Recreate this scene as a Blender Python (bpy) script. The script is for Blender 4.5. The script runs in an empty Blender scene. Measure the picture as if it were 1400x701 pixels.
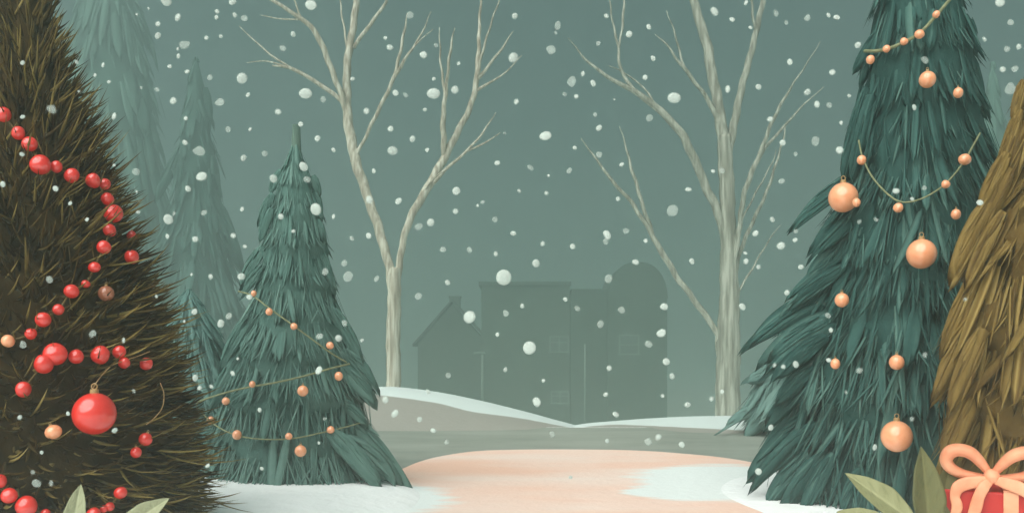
import bpy, math, random
import numpy as np
from mathutils import Vector

random.seed(7)
RNG = np.random.default_rng(11)
SC = bpy.context.scene
COL = SC.collection

# ------------------------------------------------------------------ measuring
F, CX, HY, CAMZ = 1212.0, 700.0, 480.0, 1.5      # photo focal length in px, centre column, horizon row, eye height


def W(px, py, d):
    """photo pixel at distance d metres -> world point"""
    return np.array([(px - CX) / F * d, d, CAMZ - (py - HY) / F * d])


def G(px, py, z=0.0):
    """photo pixel -> point on the level z"""
    d = F * (CAMZ - z) / (py - HY)
    return np.array([(px - CX) / F * d, d, z])


def lin(r, g, b, k=1.0):
    o = []
    for c in (r, g, b):
        c /= 255.0
        o.append((c / 12.92 if c <= 0.04045 else ((c + 0.055) / 1.055) ** 2.4) * k)
    return (o[0], o[1], o[2], 1.0)


# ------------------------------------------------------------------ materials
def new_mat(name):
    m = bpy.data.materials.new(name)
    m.use_nodes = True
    nt = m.node_tree
    b = nt.nodes['Principled BSDF']
    return m, nt, b


def ramp(nt, stops):
    r = nt.nodes.new('ShaderNodeValToRGB')
    el = r.color_ramp.elements
    while len(el) < len(stops):
        el.new(0.5)
    for e, (p, c) in zip(el, stops):
        e.position = p
        e.color = c
    return r


def obj_coord(nt, scale):
    tc = nt.nodes.new('ShaderNodeTexCoord')
    mp = nt.nodes.new('ShaderNodeMapping')
    mp.inputs['Scale'].default_value = scale
    nt.links.new(tc.outputs['Object'], mp.inputs['Vector'])
    return mp


def noise(nt, mp, scale, detail=4.0, rough=0.55):
    n = nt.nodes.new('ShaderNodeTexNoise')
    n.inputs['Scale'].default_value = scale
    n.inputs['Detail'].default_value = detail
    n.inputs['Roughness'].default_value = rough
    if mp:
        nt.links.new(mp.outputs['Vector'], n.inputs['Vector'])
    return n


def bump(nt, b, src, strength, dist):
    bp = nt.nodes.new('ShaderNodeBump')
    bp.inputs['Strength'].default_value = strength
    bp.inputs['Distance'].default_value = dist
    nt.links.new(src, bp.inputs['Height'])
    nt.links.new(bp.outputs['Normal'], b.inputs['Normal'])


def plain(name, stops, scale=(1, 1, 1), nscale=4.0, rough=0.8, spec=0.2, bstr=0.2, bdist=0.01, bscale=None):
    """noise between colour stops, with a bump"""
    m, nt, b = new_mat(name)
    mp = obj_coord(nt, scale)
    n = noise(nt, mp, nscale)
    r = ramp(nt, stops)
    nt.links.new(n.outputs['Fac'], r.inputs['Fac'])
    nt.links.new(r.outputs['Color'], b.inputs['Base Color'])
    b.inputs['Roughness'].default_value = rough
    b.inputs['Specular IOR Level'].default_value = spec
    if bstr:
        n2 = noise(nt, mp, bscale or nscale * 3)
        bump(nt, b, n2.outputs['Fac'], bstr, bdist)
    return m


def toned(name, stops, rough=0.75, spec=0.15, trans=0.0):
    """colour from the per-stroke 'tone' attribute broken by fine noise"""
    m, nt, b = new_mat(name)
    at = nt.nodes.new('ShaderNodeAttribute')
    at.attribute_name = 'tone'
    mp = obj_coord(nt, (1, 1, 0.45))
    n = noise(nt, mp, 14.0, 3.0)
    mr = nt.nodes.new('ShaderNodeMath')
    mr.operation = 'MULTIPLY_ADD'
    mr.inputs[1].default_value = 0.35
    mr.inputs[2].default_value = -0.175
    nt.links.new(n.outputs['Fac'], mr.inputs[0])
    ad = nt.nodes.new('ShaderNodeMath')
    ad.operation = 'ADD'
    nt.links.new(at.outputs['Fac'], ad.inputs[0])
    nt.links.new(mr.outputs[0], ad.inputs[1])
    r = ramp(nt, stops)
    nt.links.new(ad.outputs[0], r.inputs['Fac'])
    nt.links.new(r.outputs['Color'], b.inputs['Base Color'])
    b.inputs['Roughness'].default_value = rough
    b.inputs['Specular IOR Level'].default_value = spec
    n2 = noise(nt, mp, 45.0, 2.0)
    bump(nt, b, n2.outputs['Fac'], 0.35, 0.02)
    return m


def fol(name, dark, mid, light, k=1.0):
    return toned(name, [(0.12, lin(*dark, k)), (0.5, lin(*mid, k)), (0.9, lin(*light, k))])


M = {}
M['needle_olive'] = fol('olive_needles', (52, 39, 15), (82, 64, 27), (138, 120, 66))
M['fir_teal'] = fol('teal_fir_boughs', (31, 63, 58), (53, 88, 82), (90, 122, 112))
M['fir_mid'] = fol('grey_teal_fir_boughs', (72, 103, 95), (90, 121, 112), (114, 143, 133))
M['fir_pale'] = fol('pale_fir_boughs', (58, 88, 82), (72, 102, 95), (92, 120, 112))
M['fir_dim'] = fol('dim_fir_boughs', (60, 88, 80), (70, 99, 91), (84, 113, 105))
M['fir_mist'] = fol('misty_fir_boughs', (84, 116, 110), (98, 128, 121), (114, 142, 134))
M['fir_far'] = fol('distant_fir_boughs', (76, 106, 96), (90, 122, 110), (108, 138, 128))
M['fir_olive'] = fol('brown_olive_boughs', (84, 64, 30), (120, 98, 50), (156, 134, 80))
M['bark_dark'] = plain('fir_bark', [(0.3, lin(52, 44, 34)), (0.7, lin(84, 74, 58))], (3, 3, 0.6), 8, 0.9)
M['bark_pale'] = plain('pale_bark', [(0.36, lin(132, 124, 108)), (0.5, lin(168, 162, 144)), (0.62, lin(196, 194, 178))], (7, 7, 0.5), 1.6, 0.9, 0.1, 0.5, 0.03, 4)
M['bark_grey'] = plain('grey_bark', [(0.36, lin(112, 112, 100)), (0.5, lin(142, 144, 130)), (0.62, lin(170, 172, 158))], (7, 7, 0.5), 1.6, 0.9, 0.1, 0.5, 0.03, 4)
M['bark_frost'] = plain('frosted_bark', [(0.3, lin(70, 92, 82)), (0.7, lin(92, 112, 100))], (3, 3, 0.6), 8, 0.9)
M['snow'] = plain('fresh_snow', [(0.35, (0.88, 0.90, 0.89, 1)), (0.65, (0.93, 0.94, 0.93, 1))], (1, 1, 1), 1.5, 0.85, 0.2, 0.5, 0.05, 6)
M['peach_snow'] = plain('pale_peach_snow', [(0.36, lin(242, 188, 164)), (0.5, lin(242, 204, 187)), (0.66, lin(242, 214, 201))],
                        (0.30, 0.75, 1), 1.0, 0.85, 0.2, 0.25, 0.02, 8)
M['grey_field'] = plain('grey_green_ground', [(0.35, lin(132, 138, 128)), (0.65, lin(150, 155, 145))], (0.4, 0.8, 1), 1.2, 0.95, 0.1, 0.4, 0.03, 12)  # two close grey-green tones for the middle strip and the far ground
M['red_ball'] = plain('red_gloss', [(0.3, lin(220, 40, 30)), (0.7, lin(230, 52, 40))], (1, 1, 1), 2.5, 0.36, 0.9, 0.03, 0.002, 30)
M['peach_ball'] = plain('peach_gloss', [(0.3, lin(246, 158, 110)), (0.7, lin(252, 176, 130))], (1, 1, 1), 2.5, 0.36, 0.9, 0.03, 0.002, 30)
M['rust_ball'] = plain('rust_gloss', [(0.3, lin(150, 86, 58)), (0.7, lin(178, 108, 74))], (1, 1, 1), 2.5, 0.4, 0.8, 0.03, 0.002, 30)
for k in ('red_ball', 'peach_ball', 'rust_ball'):
    bb = M[k].node_tree.nodes['Principled BSDF']
    bb.inputs['Specular IOR Level'].default_value = 0.3
    bb.inputs['Roughness'].default_value = 0.5
    bb.inputs['Coat Weight'].default_value = 1.0
    bb.inputs['Coat IOR'].default_value = 1.65
    bb.inputs['Coat Roughness'].default_value = 0.08
M['wire'] = plain('pale_green_cord', [(0.3, lin(112, 116, 84)), (0.7, lin(142, 144, 108))], (1, 1, 1), 20, 0.7)
M['dark_wire'] = plain('olive_cord', [(0.3, lin(84, 70, 40)), (0.7, lin(120, 100, 60))], (1, 1, 1), 20, 0.7)
M['brass'] = plain('dull_brass', [(0.3, lin(150, 116, 70)), (0.7, lin(186, 150, 96))], (1, 1, 1), 20, 0.4, 0.6)
M['gift_red'] = plain('red_wrapping', [(0.35, lin(172, 34, 32)), (0.65, lin(196, 48, 42))], (1, 1, 1), 3, 0.55, 0.3, 0.1, 0.004, 10)
M['ribbon'] = plain('peach_satin', [(0.35, lin(224, 138, 102)), (0.65, lin(240, 168, 130))], (1, 1, 1), 5, 0.5, 0.4, 0.15, 0.004, 14)
M['leaf_light'] = toned('sage_leaf', [(0.1, lin(104, 106, 70)), (0.5, lin(136, 136, 96)), (0.9, lin(168, 166, 126))], 0.6, 0.3)
M['leaf_pale'] = toned('pale_leaf', [(0.1, lin(110, 112, 84)), (0.5, lin(140, 142, 110)), (0.9, lin(170, 172, 138))], 0.6, 0.3)
M['leaf_dark'] = toned('olive_leaf', [(0.1, lin(70, 74, 44)), (0.5, lin(96, 96, 60)), (0.9, lin(118, 116, 76))], 0.6, 0.3)
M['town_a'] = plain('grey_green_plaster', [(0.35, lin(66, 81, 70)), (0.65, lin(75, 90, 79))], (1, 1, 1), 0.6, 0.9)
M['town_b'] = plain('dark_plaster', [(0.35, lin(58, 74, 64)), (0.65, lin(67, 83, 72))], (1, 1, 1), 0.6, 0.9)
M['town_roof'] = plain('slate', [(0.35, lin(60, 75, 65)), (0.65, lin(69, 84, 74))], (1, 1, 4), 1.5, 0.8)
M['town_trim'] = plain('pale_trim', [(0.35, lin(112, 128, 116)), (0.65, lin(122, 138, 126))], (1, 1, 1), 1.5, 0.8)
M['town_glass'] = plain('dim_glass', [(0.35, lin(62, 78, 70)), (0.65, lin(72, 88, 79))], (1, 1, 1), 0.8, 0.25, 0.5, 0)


def flake_mat(name, alpha):
    m, nt, b = new_mat(name)
    mp = obj_coord(nt, (1, 1, 1))
    n = noise(nt, mp, 2.0)
    r = ramp(nt, [(0.3, (0.47, 0.53, 0.48, 1)), (0.7, (0.56, 0.61, 0.56, 1))])
    nt.links.new(n.outputs['Fac'], r.inputs['Fac'])
    nt.links.new(r.outputs['Color'], b.inputs['Base Color'])
    b.inputs['Roughness'].default_value = 0.9
    b.inputs['Specular IOR Level'].default_value = 0.1
    b.inputs['Alpha'].default_value = alpha
    return m


M['flake'] = flake_mat('snowflake_white', 0.80)
M['flake_faint'] = flake_mat('snowflake_translucent', 0.30)

# ------------------------------------------------------------------ objects
OFF = {}


def thing(name, label, cat, loc, group=None):
    o = bpy.data.objects.new(name, None)
    COL.objects.link(o)
    o.empty_display_size = 0.1
    o.location = tuple(float(v) for v in loc)
    o['label'] = label
    o['category'] = cat
    if group:
        o['group'] = group
    OFF[o.name] = np.array(loc, float)
    return o


def tag(o, label, cat, group=None):
    o['label'] = label
    o['category'] = cat
    if group:
        o['group'] = group
    return o


def mesh_obj(name, V, Fc, mat, parent=None, tone=None, smooth=True, kind=None, attr='tone'):
    """V: n x 3 world points"""
    V = np.asarray(V, float)
    off = OFF[parent.name] if parent is not None else np.zeros(3)
    me = bpy.data.meshes.new(name)
    if isinstance(Fc, np.ndarray):
        k = Fc.shape[1]
        me.vertices.add(len(V))
        me.vertices.foreach_set('co', (V - off).astype(np.float32).ravel())
        me.loops.add(Fc.size)
        me.loops.foreach_set('vertex_index', Fc.astype(np.int32).ravel())
        me.polygons.add(len(Fc))
        me.polygons.foreach_set('loop_start', np.arange(0, Fc.size, k, dtype=np.int32))
        me.update(calc_edges=True)
    else:
        me.from_pydata((V - off).tolist(), [], Fc)
    me.polygons.foreach_set('use_smooth', np.full(len(me.polygons), smooth))
    if tone is not None:
        a = me.attributes.new(attr, 'FLOAT', 'POINT')
        a.data.foreach_set('value', np.asarray(tone, np.float32))
    me.materials.append(mat)
    me.validate()
    o = bpy.data.objects.new(name, me)
    COL.objects.link(o)
    if parent is not None:
        o.parent = parent
    OFF[o.name] = off
    if kind:
        o['kind'] = kind
    return o


class Geo:
    def __init__(s):
        s.v, s.f = [], []

    def box(s, x0, x1, y0, y1, z0, z1):
        n = len(s.v)
        s.v += [(x, y, z) for z in (z0, z1) for y in (y0, y1) for x in (x0, x1)]
        s.f += [tuple(n + i for i in q) for q in ((0, 2, 3, 1), (4, 5, 7, 6), (0, 1, 5, 4), (2, 6, 7, 3), (0, 4, 6, 2), (1, 3, 7, 5))]
        return s

    def tube(s, pts, rad, sides=8, flat=1.0, flatdir=None, closed=False):
        pts = [np.array(p, float) for p in pts]
        n = len(pts)
        base = len(s.v)
        ref = np.array(flatdir if flatdir is not None else (0, 1, 0), float)
        for i in range(n):
            if closed:
                t = pts[(i + 1) % n] - pts[i - 1]
            else:
                t = pts[min(i + 1, n - 1)] - pts[max(i - 1, 0)]
            t = t / (np.linalg.norm(t) + 1e-9)
            a = ref - t * np.dot(ref, t)
            if np.linalg.norm(a) < 1e-3:
                a = np.array((1.0, 0.13, 0)) - t * t[0]
            a /= np.linalg.norm(a)
            b = np.cross(t, a)
            r = rad[i] if hasattr(rad, '__len__') else rad
            for k in range(sides):
                th = 2 * math.pi * k / sides
                s.v.append(tuple(pts[i] + a * (math.cos(th) * r * flat) + b * (math.sin(th) * r)))
        for i in range(n if closed else n - 1):
            j = (i + 1) % n
            for k in range(sides):
                l = (k + 1) % sides
                s.f.append((base + i * sides + k, base + i * sides + l, base + j * sides + l, base + j * sides + k))
        if not closed:
            s.f.append(tuple(base + k for k in reversed(range(sides))))
            s.f.append(tuple(base + (n - 1) * sides + k for k in range(sides)))
        return s

    def lathe(s, prof, c=(0, 0, 0), seg=24):
        base = len(s.v)
        for r, z in prof:
            for k in range(seg):
                th = 2 * math.pi * k / seg
                s.v.append((c[0] + r * math.cos(th), c[1] + r * math.sin(th), c[2] + z))
        for i in range(len(prof) - 1):
            for k in range(seg):
                l = (k + 1) % seg
                s.f.append((base + i * seg + k, base + i * seg + l, base + (i + 1) * seg + l, base + (i + 1) * seg + k))
        s.f.append(tuple(base + k for k in reversed(range(seg))))
        s.f.append(tuple(base + (len(prof) - 1) * seg + k for k in range(seg)))
        return s

    def prism(s, poly, y0, y1):
        """x-z outline pulled from y0 to y1"""
        n = len(poly)
        b = len(s.v)
        s.v += [(x, y0, z) for x, z in poly] + [(x, y1, z) for x, z in poly]
        s.f.append(tuple(b + i for i in range(n)))
        s.f.append(tuple(b + n + i for i in reversed(range(n))))
        for i in range(n):
            j = (i + 1) % n
            s.f.append((b + j, b + i, b + n + i, b + n + j))
        return s

    def build(s, name, mat, parent=None, smooth=False, kind=None):
        return mesh_obj(name, s.v, s.f, mat, parent, None, smooth, kind)


def spline(pts, per=6, closed=False):
    """Catmull-Rom through points of any width"""
    P = [np.array(p, float) for p in pts]
    n = len(P)
    out = []
    for i in range(n if closed else n - 1):
        if closed:
            a, b, c, d = P[i - 1], P[i], P[(i + 1) % n], P[(i + 2) % n]
        else:
            b, c = P[i], P[i + 1]
            a = P[i - 1] if i > 0 else 2 * b - c
            d = P[i + 2] if i + 2 < n else 2 * c - b
        for k in range(per):
            t = k / per
            out.append(0.5 * (2 * b + (c - a) * t + (2 * a - 5 * b + 4 * c - d) * t * t + (3 * b - a - 3 * c + d) * t ** 3))
    if not closed:
        out.append(P[-1])
    return out


# ------------------------------------------------------------------ foliage strokes
def strokes(P0, P1, P2, wid, thick, nrm, rings, prof, sides=4, rag=0.0):
    """n curved solid strokes; returns verts, quads, stroke index and side index per vertex. rag: uneven ridges and tips"""
    n = len(P0)
    t = np.linspace(0, 1, rings)[None, :, None]
    T = 2 * (1 - t) * (P1 - P0)[:, None] + 2 * t * (P2 - P1)[:, None]
    T /= np.linalg.norm(T, axis=2, keepdims=True) + 1e-9
    N = nrm[:, None] - T * np.sum(nrm[:, None] * T, axis=2, keepdims=True)
    N /= np.linalg.norm(N, axis=2, keepdims=True) + 1e-9
    B = np.cross(T, N)
    w = prof(np.linspace(0, 1, rings))[None, :, None]
    ring = []
    for k in range(sides):
        a = 2 * math.pi * k / sides
        e = (1 + rag * RNG.normal(0, 0.30, n))[:, None, None]
        tk = t * (1 - (1 - e) * t)
        C = (1 - tk) ** 2 * P0[:, None] + 2 * tk * (1 - tk) * P1[:, None] + tk ** 2 * P2[:, None]
        m = (1 + rag * RNG.normal(0, 0.55, n))[:, None, None]
        ring.append(C + B * (math.cos(a) * wid[:, None, None] * w * m) + N * (math.sin(a) * thick[:, None, None] * w * m))
    V = np.stack(ring, axis=2).reshape(-1, 3)
    idx = np.arange(n * rings * sides).reshape(n, rings, sides)
    nx = np.roll(idx, -1, axis=2)
    Q = np.stack([idx[:, :-1], nx[:, :-1], nx[:, 1:], idx[:, 1:]], axis=-1).reshape(-1, 4)
    return V, Q, np.repeat(np.arange(n), rings * sides)


def streak(n, rings, sides, amt):
    """tone offset that runs lengthwise along each stroke"""
    return np.repeat(RNG.normal(0, amt, (n, 1, sides)), rings, axis=1).reshape(-1)


def prof_lobe(t):
    return np.clip(np.minimum(0.55 + 1.6 * t, 1.0) * np.sqrt(np.clip(1 - np.clip((t - 0.55) / 0.45, 0, 1) ** 2, 0, 1)), 0.02, 1)


def prof_leafy(t):
    return np.clip(np.sin(np.pi * np.clip(0.12 + 0.86 * t, 0, 1)) ** 0.8, 0.03, 1)


def prof_needle(t):
    return np.clip((1 - t) ** 0.8 * np.minimum(0.6 + 3 * t, 1), 0.02, 1)


def clump(P, s):
    return (np.sin(P[:, 0] * s + 1.3) * np.sin(P[:, 1] * s * 1.1 + 0.4) + np.sin(P[:, 2] * s * 1.4 + P[:, 0] * s * 0.7)) * 0.5


class Env:
    """a tree's axis, and its outline: (photo row, half width in px) at its own distance"""

    def __init__(s, px, d, outline, base_z=0.0):
        s.x, s.d, s.bz = (px - CX) / F * d, d, base_z
        zz = [CAMZ - (y - HY) / F * d for y, _ in outline]
        rr = [h / F * d for _, h in outline]
        o = np.argsort(zz)
        s.z = np.array(zz)[o]
        s.rad = np.array(rr)[o]
        s.top, s.low = s.z[-1], s.z[0]

    tiers = None

    def step(s, z):
        """0 at the hem of a tier, 1 at its top"""
        if s.tiers is None:
            return np.zeros_like(z)
        ed = np.sort(np.array([CAMZ - (y - HY) / F * s.d for y in s.tiers]))
        i = np.clip(np.searchsorted(ed, z) - 1, 0, len(ed) - 2)
        return np.clip((z - ed[i]) / (ed[i + 1] - ed[i]), 0, 1)

    def r(s, z):
        return np.interp(z, s.z, s.rad)

    def at(s, phi, z, r):
        return np.stack([s.x + r * np.cos(phi), s.d + r * np.sin(phi), z], axis=-1)

    def hit(s, px, py, k=1.0, lift=0.0):
        """first point of the tree's hull on the line of sight"""
        dr = W(px, py, 1.0) - np.array([0, 0, CAMZ])
        best, bd = None, 1e9
        for t in np.linspace(s.d - 2.2, s.d + 0.3, 500):
            p = np.array([0, 0, CAMZ]) + dr * t
            q = math.hypot(p[0] - s.x, p[1] - s.d) - s.r(p[2]) * k - lift
            if q <= 0:
                return p
            if q < bd:
                bd, best = q, p
        return best

    def sample(s, n, z0=None, z1=None):
        z0 = s.low if z0 is None else z0
        z1 = s.top if z1 is None else z1
        zg = np.linspace(z0, z1, 400)
        w = s.r(zg) + 0.04
        c = np.cumsum(w)
        return np.interp(RNG.random(n) * c[-1], c, zg)


def core(env, k, name, mat, parent, tone=0.2):
    g = Geo()
    zs = np.linspace(env.low + 0.05 * (env.top - env.low), env.top, 26)
    g.lathe([(max(0.01, float(env.r(z)) * k * (1 + 0.12 * math.sin(i * 2.1))), float(z)) for i, z in enumerate(zs)], (env.x, env.d, 0), 28)
    return g


def bough_layers(env, layers, S):
    """hanging boughs: strokes rooted inside, tips on the outline. layer = (count, length, width, depth range, profile, tone)"""
    Vs, Qs, Ts = [], [], []
    off = 0
    for (n, L, wd, kr, flare, prof, tmid, tvar) in layers:
        z = env.sample(n)
        phi = RNG.random(n) * 2 * math.pi
        u = RNG.random(n) < 0.6 * env.step(z)
        z = np.where(u, env.sample(n), z)
        k = RNG.uniform(kr[0], kr[1], n) * (1.03 - 0.27 * env.step(z) ** 0.8 if env.tiers else 1)
        ln = L * RNG.uniform(0.6, 1.25, n) * np.clip(0.45 + env.r(z) / env.rad.max() * 0.7, 0.3, 1.1)
        r1 = env.r(z) * k
        z0 = np.minimum(z + ln * 0.92, env.top)
        r0 = np.minimum(env.r(z0) * k * RNG.uniform(0.72, 0.95, n), r1)
        ph0 = phi + RNG.normal(0, 0.10, n)
        P0 = env.at(ph0, z0, r0)
        P2 = env.at(phi, z, r1 + flare * ln)
        P1 = (P0 + P2) / 2
        P1 += np.stack([np.cos(phi), np.sin(phi), np.zeros(n)], -1) * (0.02 * ln)[:, None]
        P1[:, 2] -= ln * 0.06
        nr = np.stack([np.cos(phi), np.sin(phi), np.full(n, 0.35)], -1)
        w = wd * RNG.uniform(0.6, 1.3, n) * np.clip(0.5 + env.r(z) / env.rad.max() * 0.6, 0.35, 1.1)
        sd = 12 if prof is prof_lobe else 6
        V, Q, ix = strokes(P0, P1, P2, w, w * 0.35, nr, 9, prof, sd, 0.34 if sd == 12 else 0.15)
        tn = tmid + tvar * RNG.normal(0, 1, n) + 0.13 * clump(P2, S)
        Vs.append(V)
        Qs.append(Q + off)
        Ts.append(tn[ix] + streak(n, 9, sd, 0.17 if sd == 12 else 0.06))
        off += len(V)
    return np.concatenate(Vs), np.concatenate(Qs), np.clip(np.concatenate(Ts), 0, 1)


def lobes(env, spec, mat_rows):
    """single boughs whose outline shows: (root px, root py, tip px, tip py, half width px, tone)"""
    P0, P1, P2, w, tn, nr = [], [], [], [], [], []
    for (ax, ay, bx, by, hw, t, dd) in spec:
        a, b = W(ax, ay, env.d + dd), W(bx, by, env.d + dd)
        P0.append(a)
        P2.append(b)
        m = (a + b) / 2 + np.array([0, 0, 0.10 * np.linalg.norm(b - a)])
        P1.append(m)
        w.append(hw / F * env.d)
        tn.append(t)
        nr.append((0.1, -1, 0.4))
    w, tn = np.array(w) * 0.86, np.array(tn) - 0.09
    P0, P1, P2, nr = np.array(P0), np.array(P1), np.array(P2), np.array(nr, float)
    V, Q, ix = strokes(P0, P1, P2, w, w * 0.5, nr, 14, prof_lobe, 16, 0.34)
    big = (V, Q, tn[ix] + streak(len(w), 14, 16, 0.15))
    # fine sprays lying along each bough
    m = 16
    i = np.repeat(np.arange(len(w)), m)
    n = len(i)
    side = np.cross(P2[i] - P0[i], np.array([0, -1.0, 0]))
    side /= np.linalg.norm(side, axis=1, keepdims=True)
    a = RNG.uniform(-1, 1, n)[:, None] * side * w[i][:, None]
    t0 = RNG.uniform(0.05, 0.55, n)[:, None]
    t1 = np.clip(t0 + RNG.uniform(0.3, 0.55, n)[:, None], 0, 1.03)
    bez = lambda t: (1 - t) ** 2 * P0[i] + 2 * t * (1 - t) * P1[i] + t ** 2 * P2[i]
    lift = np.array([0, -1.0, 0.25]) * (w[i] * 0.5)[:, None]
    A, B = bez(t0) + a * 0.8 + lift * 0.9, bez(t1) + a * 1.15 * (1.05 - t1 ** 4 * 0.6) + lift * (1 - 0.6 * t1)
    ws = w[i] * RNG.uniform(0.10, 0.22, n)
    V, Q, ix = strokes(A, (A + B) / 2 + lift * 0.3, B, ws, ws * 0.5, nr[i], 9, prof_leafy, 6, 0.15)
    return merge(big, (V, Q, (tn[i] + RNG.normal(0.0, 0.13, n))[ix]))


def merge(*parts):
    Vs, Qs, Ts, off = [], [], [], 0
    for V, Q, T in parts:
        Vs.append(V)
        Qs.append(Q + off)
        Ts.append(T)
        off += len(V)
    return np.concatenate(Vs), np.concatenate(Qs), np.concatenate(Ts)


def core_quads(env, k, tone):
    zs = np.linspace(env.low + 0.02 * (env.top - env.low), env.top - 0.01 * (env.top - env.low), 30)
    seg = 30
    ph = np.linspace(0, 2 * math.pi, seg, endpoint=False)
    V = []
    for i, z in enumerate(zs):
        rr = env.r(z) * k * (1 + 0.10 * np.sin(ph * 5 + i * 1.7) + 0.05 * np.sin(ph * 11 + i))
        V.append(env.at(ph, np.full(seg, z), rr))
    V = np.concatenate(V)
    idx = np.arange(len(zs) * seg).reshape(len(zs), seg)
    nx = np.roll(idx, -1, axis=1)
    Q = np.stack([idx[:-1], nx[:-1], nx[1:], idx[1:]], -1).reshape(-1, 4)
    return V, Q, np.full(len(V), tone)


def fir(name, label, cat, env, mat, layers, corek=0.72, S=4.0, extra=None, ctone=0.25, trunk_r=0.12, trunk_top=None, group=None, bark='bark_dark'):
    root = thing(name, label, cat, (env.x, env.d, env.bz), group)
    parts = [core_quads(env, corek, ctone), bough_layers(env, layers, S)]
    if extra:
        parts.append(lobes(env, extra, None))
    V, Q, T = merge(*parts)
    mesh_obj('crown', V, Q, mat, root, T)
    tt = trunk_top if trunk_top else env.top - 0.05 * (env.top - env.low)
    g = Geo()
    n = 8
    g.tube([(env.x + 0.01 * math.sin(i), env.d, env.bz - 0.05 + (tt - env.bz + 0.05) * i / n) for i in range(n + 1)],
           [trunk_r * (1 - 0.82 * i / n) for i in range(n + 1)], 10)
    g.build('trunk', M[bark], root, True)
    return root


# ================================================================== SETTING
def grid_sheet(name, xs, ys, zf, mat, kind='structure'):
    X, Y = np.meshgrid(xs, ys)
    Z = zf(X, Y)
    V = np.stack([X, Y, Z], -1).reshape(-1, 3)
    idx = np.arange(X.size).reshape(X.shape)
    Q = np.stack([idx[:-1, :-1], idx[:-1, 1:], idx[1:, 1:], idx[1:, :-1]], -1).reshape(-1, 4)
    return mesh_obj(name, V, Q, mat, None, None, True, kind)


def gz(x, y):
    """level clearing, then the ground falls away to the town"""
    t = np.clip((y - 17.6) / 78.0, 0, 1)
    return -7.9 * (1 - (1 - t) ** 1.25) + 0.0 * x


grid_sheet('ground', np.concatenate([np.linspace(-230, -14, 28), np.linspace(-12, 12, 60), np.linspace(14, 230, 28)]),
           np.concatenate([np.linspace(-14, 12, 30), np.linspace(12.5, 30, 60), np.linspace(32, 120, 40), np.linspace(128, 395, 20)]), gz, M['snow'])
go = bpy.data.objects['ground']
go.data.materials.append(M['grey_field'])
for p in go.data.polygons:
    if p.center.y > 30:
        p.material_index = 1


def patch(name, outline, mat, z, kind='structure'):
    """a sheet with the given outline (world x, y), fanned from the middle in rings"""
    P = np.array(outline)
    c = P.mean(axis=0)
    rings = np.linspace(1, 0.04, 10)
    V = []
    for s in rings:
        q = c + (P - c) * s
        V.append(np.column_stack([q, np.full(len(q), z)]))
    V = np.concatenate(V)
    n = len(P)
    idx = np.arange(len(V)).reshape(len(rings), n)
    nx = np.roll(idx, -1, 1)
    Q = np.stack([idx[:-1], nx[:-1], nx[1:], idx[1:]], -1).reshape(-1, 4)
    fs = [tuple(int(i) for i in q) for q in Q] + [tuple(int(i) for i in idx[-1])]
    return mesh_obj(name, V, fs, mat, None, None, True, kind)


def mound(name, outline, mat, h, kind='structure', flat=2.0):
    P = np.array(outline)
    c = P.mean(axis=0)
    rings = np.linspace(1, 0.02, 22)
    V = []
    for s in rings:
        q = c + (P - c) * s
        zz = -0.012 + h * (1 - s ** flat) ** 0.8 * (1 + 0.12 * np.sin(q[:, 0] * 2.3) * np.cos(q[:, 1] * 1.7))
        V.append(np.column_stack([q, zz]))
    V = np.concatenate(V)
    n = len(P)
    idx = np.arange(len(V)).reshape(len(rings), n)
    nx = np.roll(idx, -1, 1)
    Q = np.stack([idx[:-1], nx[:-1], nx[1:], idx[1:]], -1).reshape(-1, 4)
    fs = [tuple(int(i) for i in q) for q in Q] + [tuple(int(i) for i in idx[-1])]
    return mesh_obj(name, V, fs, mat, None, None, True, kind)


grid_sheet('field', np.linspace(-10, 10, 60), np.linspace(9.6, 17.45, 24), lambda x, y: 0.004 + 0 * x, M['grey_field'])

edge = [(480, 668), (530, 648), (548, 642), (572, 632), (602, 624), (650, 617), (700, 615), (760, 614.5), (830, 615), (880, 616.5), (930, 620), (990, 626), (1045, 636),
        (1110, 655), (1150, 700), (1160, 760), (1100, 860), (700, 880), (400, 860), (360, 760), (430, 700)]


def peach_sheet(outline):
    P = np.array(outline)
    c = P.mean(axis=0)
    rings = np.concatenate([np.linspace(1, 0.04, 60)])
    V = np.concatenate([np.column_stack([c + (P - c) * k, np.full(len(P), 0.009)]) for k in rings])
    n = len(P)
    idx = np.arange(len(V)).reshape(len(rings), n)
    nx = np.roll(idx, -1, 1)
    Q = np.stack([idx[:-1], nx[:-1], nx[1:], idx[1:]], -1).reshape(-1, 4)
    fs = [tuple(int(i) for i in q) for q in Q] + [tuple(int(i) for i in idx[-1])]
    # windblown fresh snow lies along both sides of the peach-coloured sheet
    q = lambda x, y, cx, cy, rx, ry: 1 - np.sqrt(((x - cx) / rx) ** 2 + ((y - cy) / ry) ** 2)
    x, y = V[:, 0], V[:, 1]
    a = np.maximum(q(x, y, 2.6, 10.2, 1.2, 1.5), q(x, y, 1.75, 9.4, 0.6, 0.5))
    a = np.maximum(a, q(x, y, -1.6, 8.9, 1.0, 1.2))
    return mesh_obj('peach_clearing', V, fs, M['peach_clearing'], None, np.clip(a + 0.5, 0, 1), True, 'structure', 'fresh')


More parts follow.
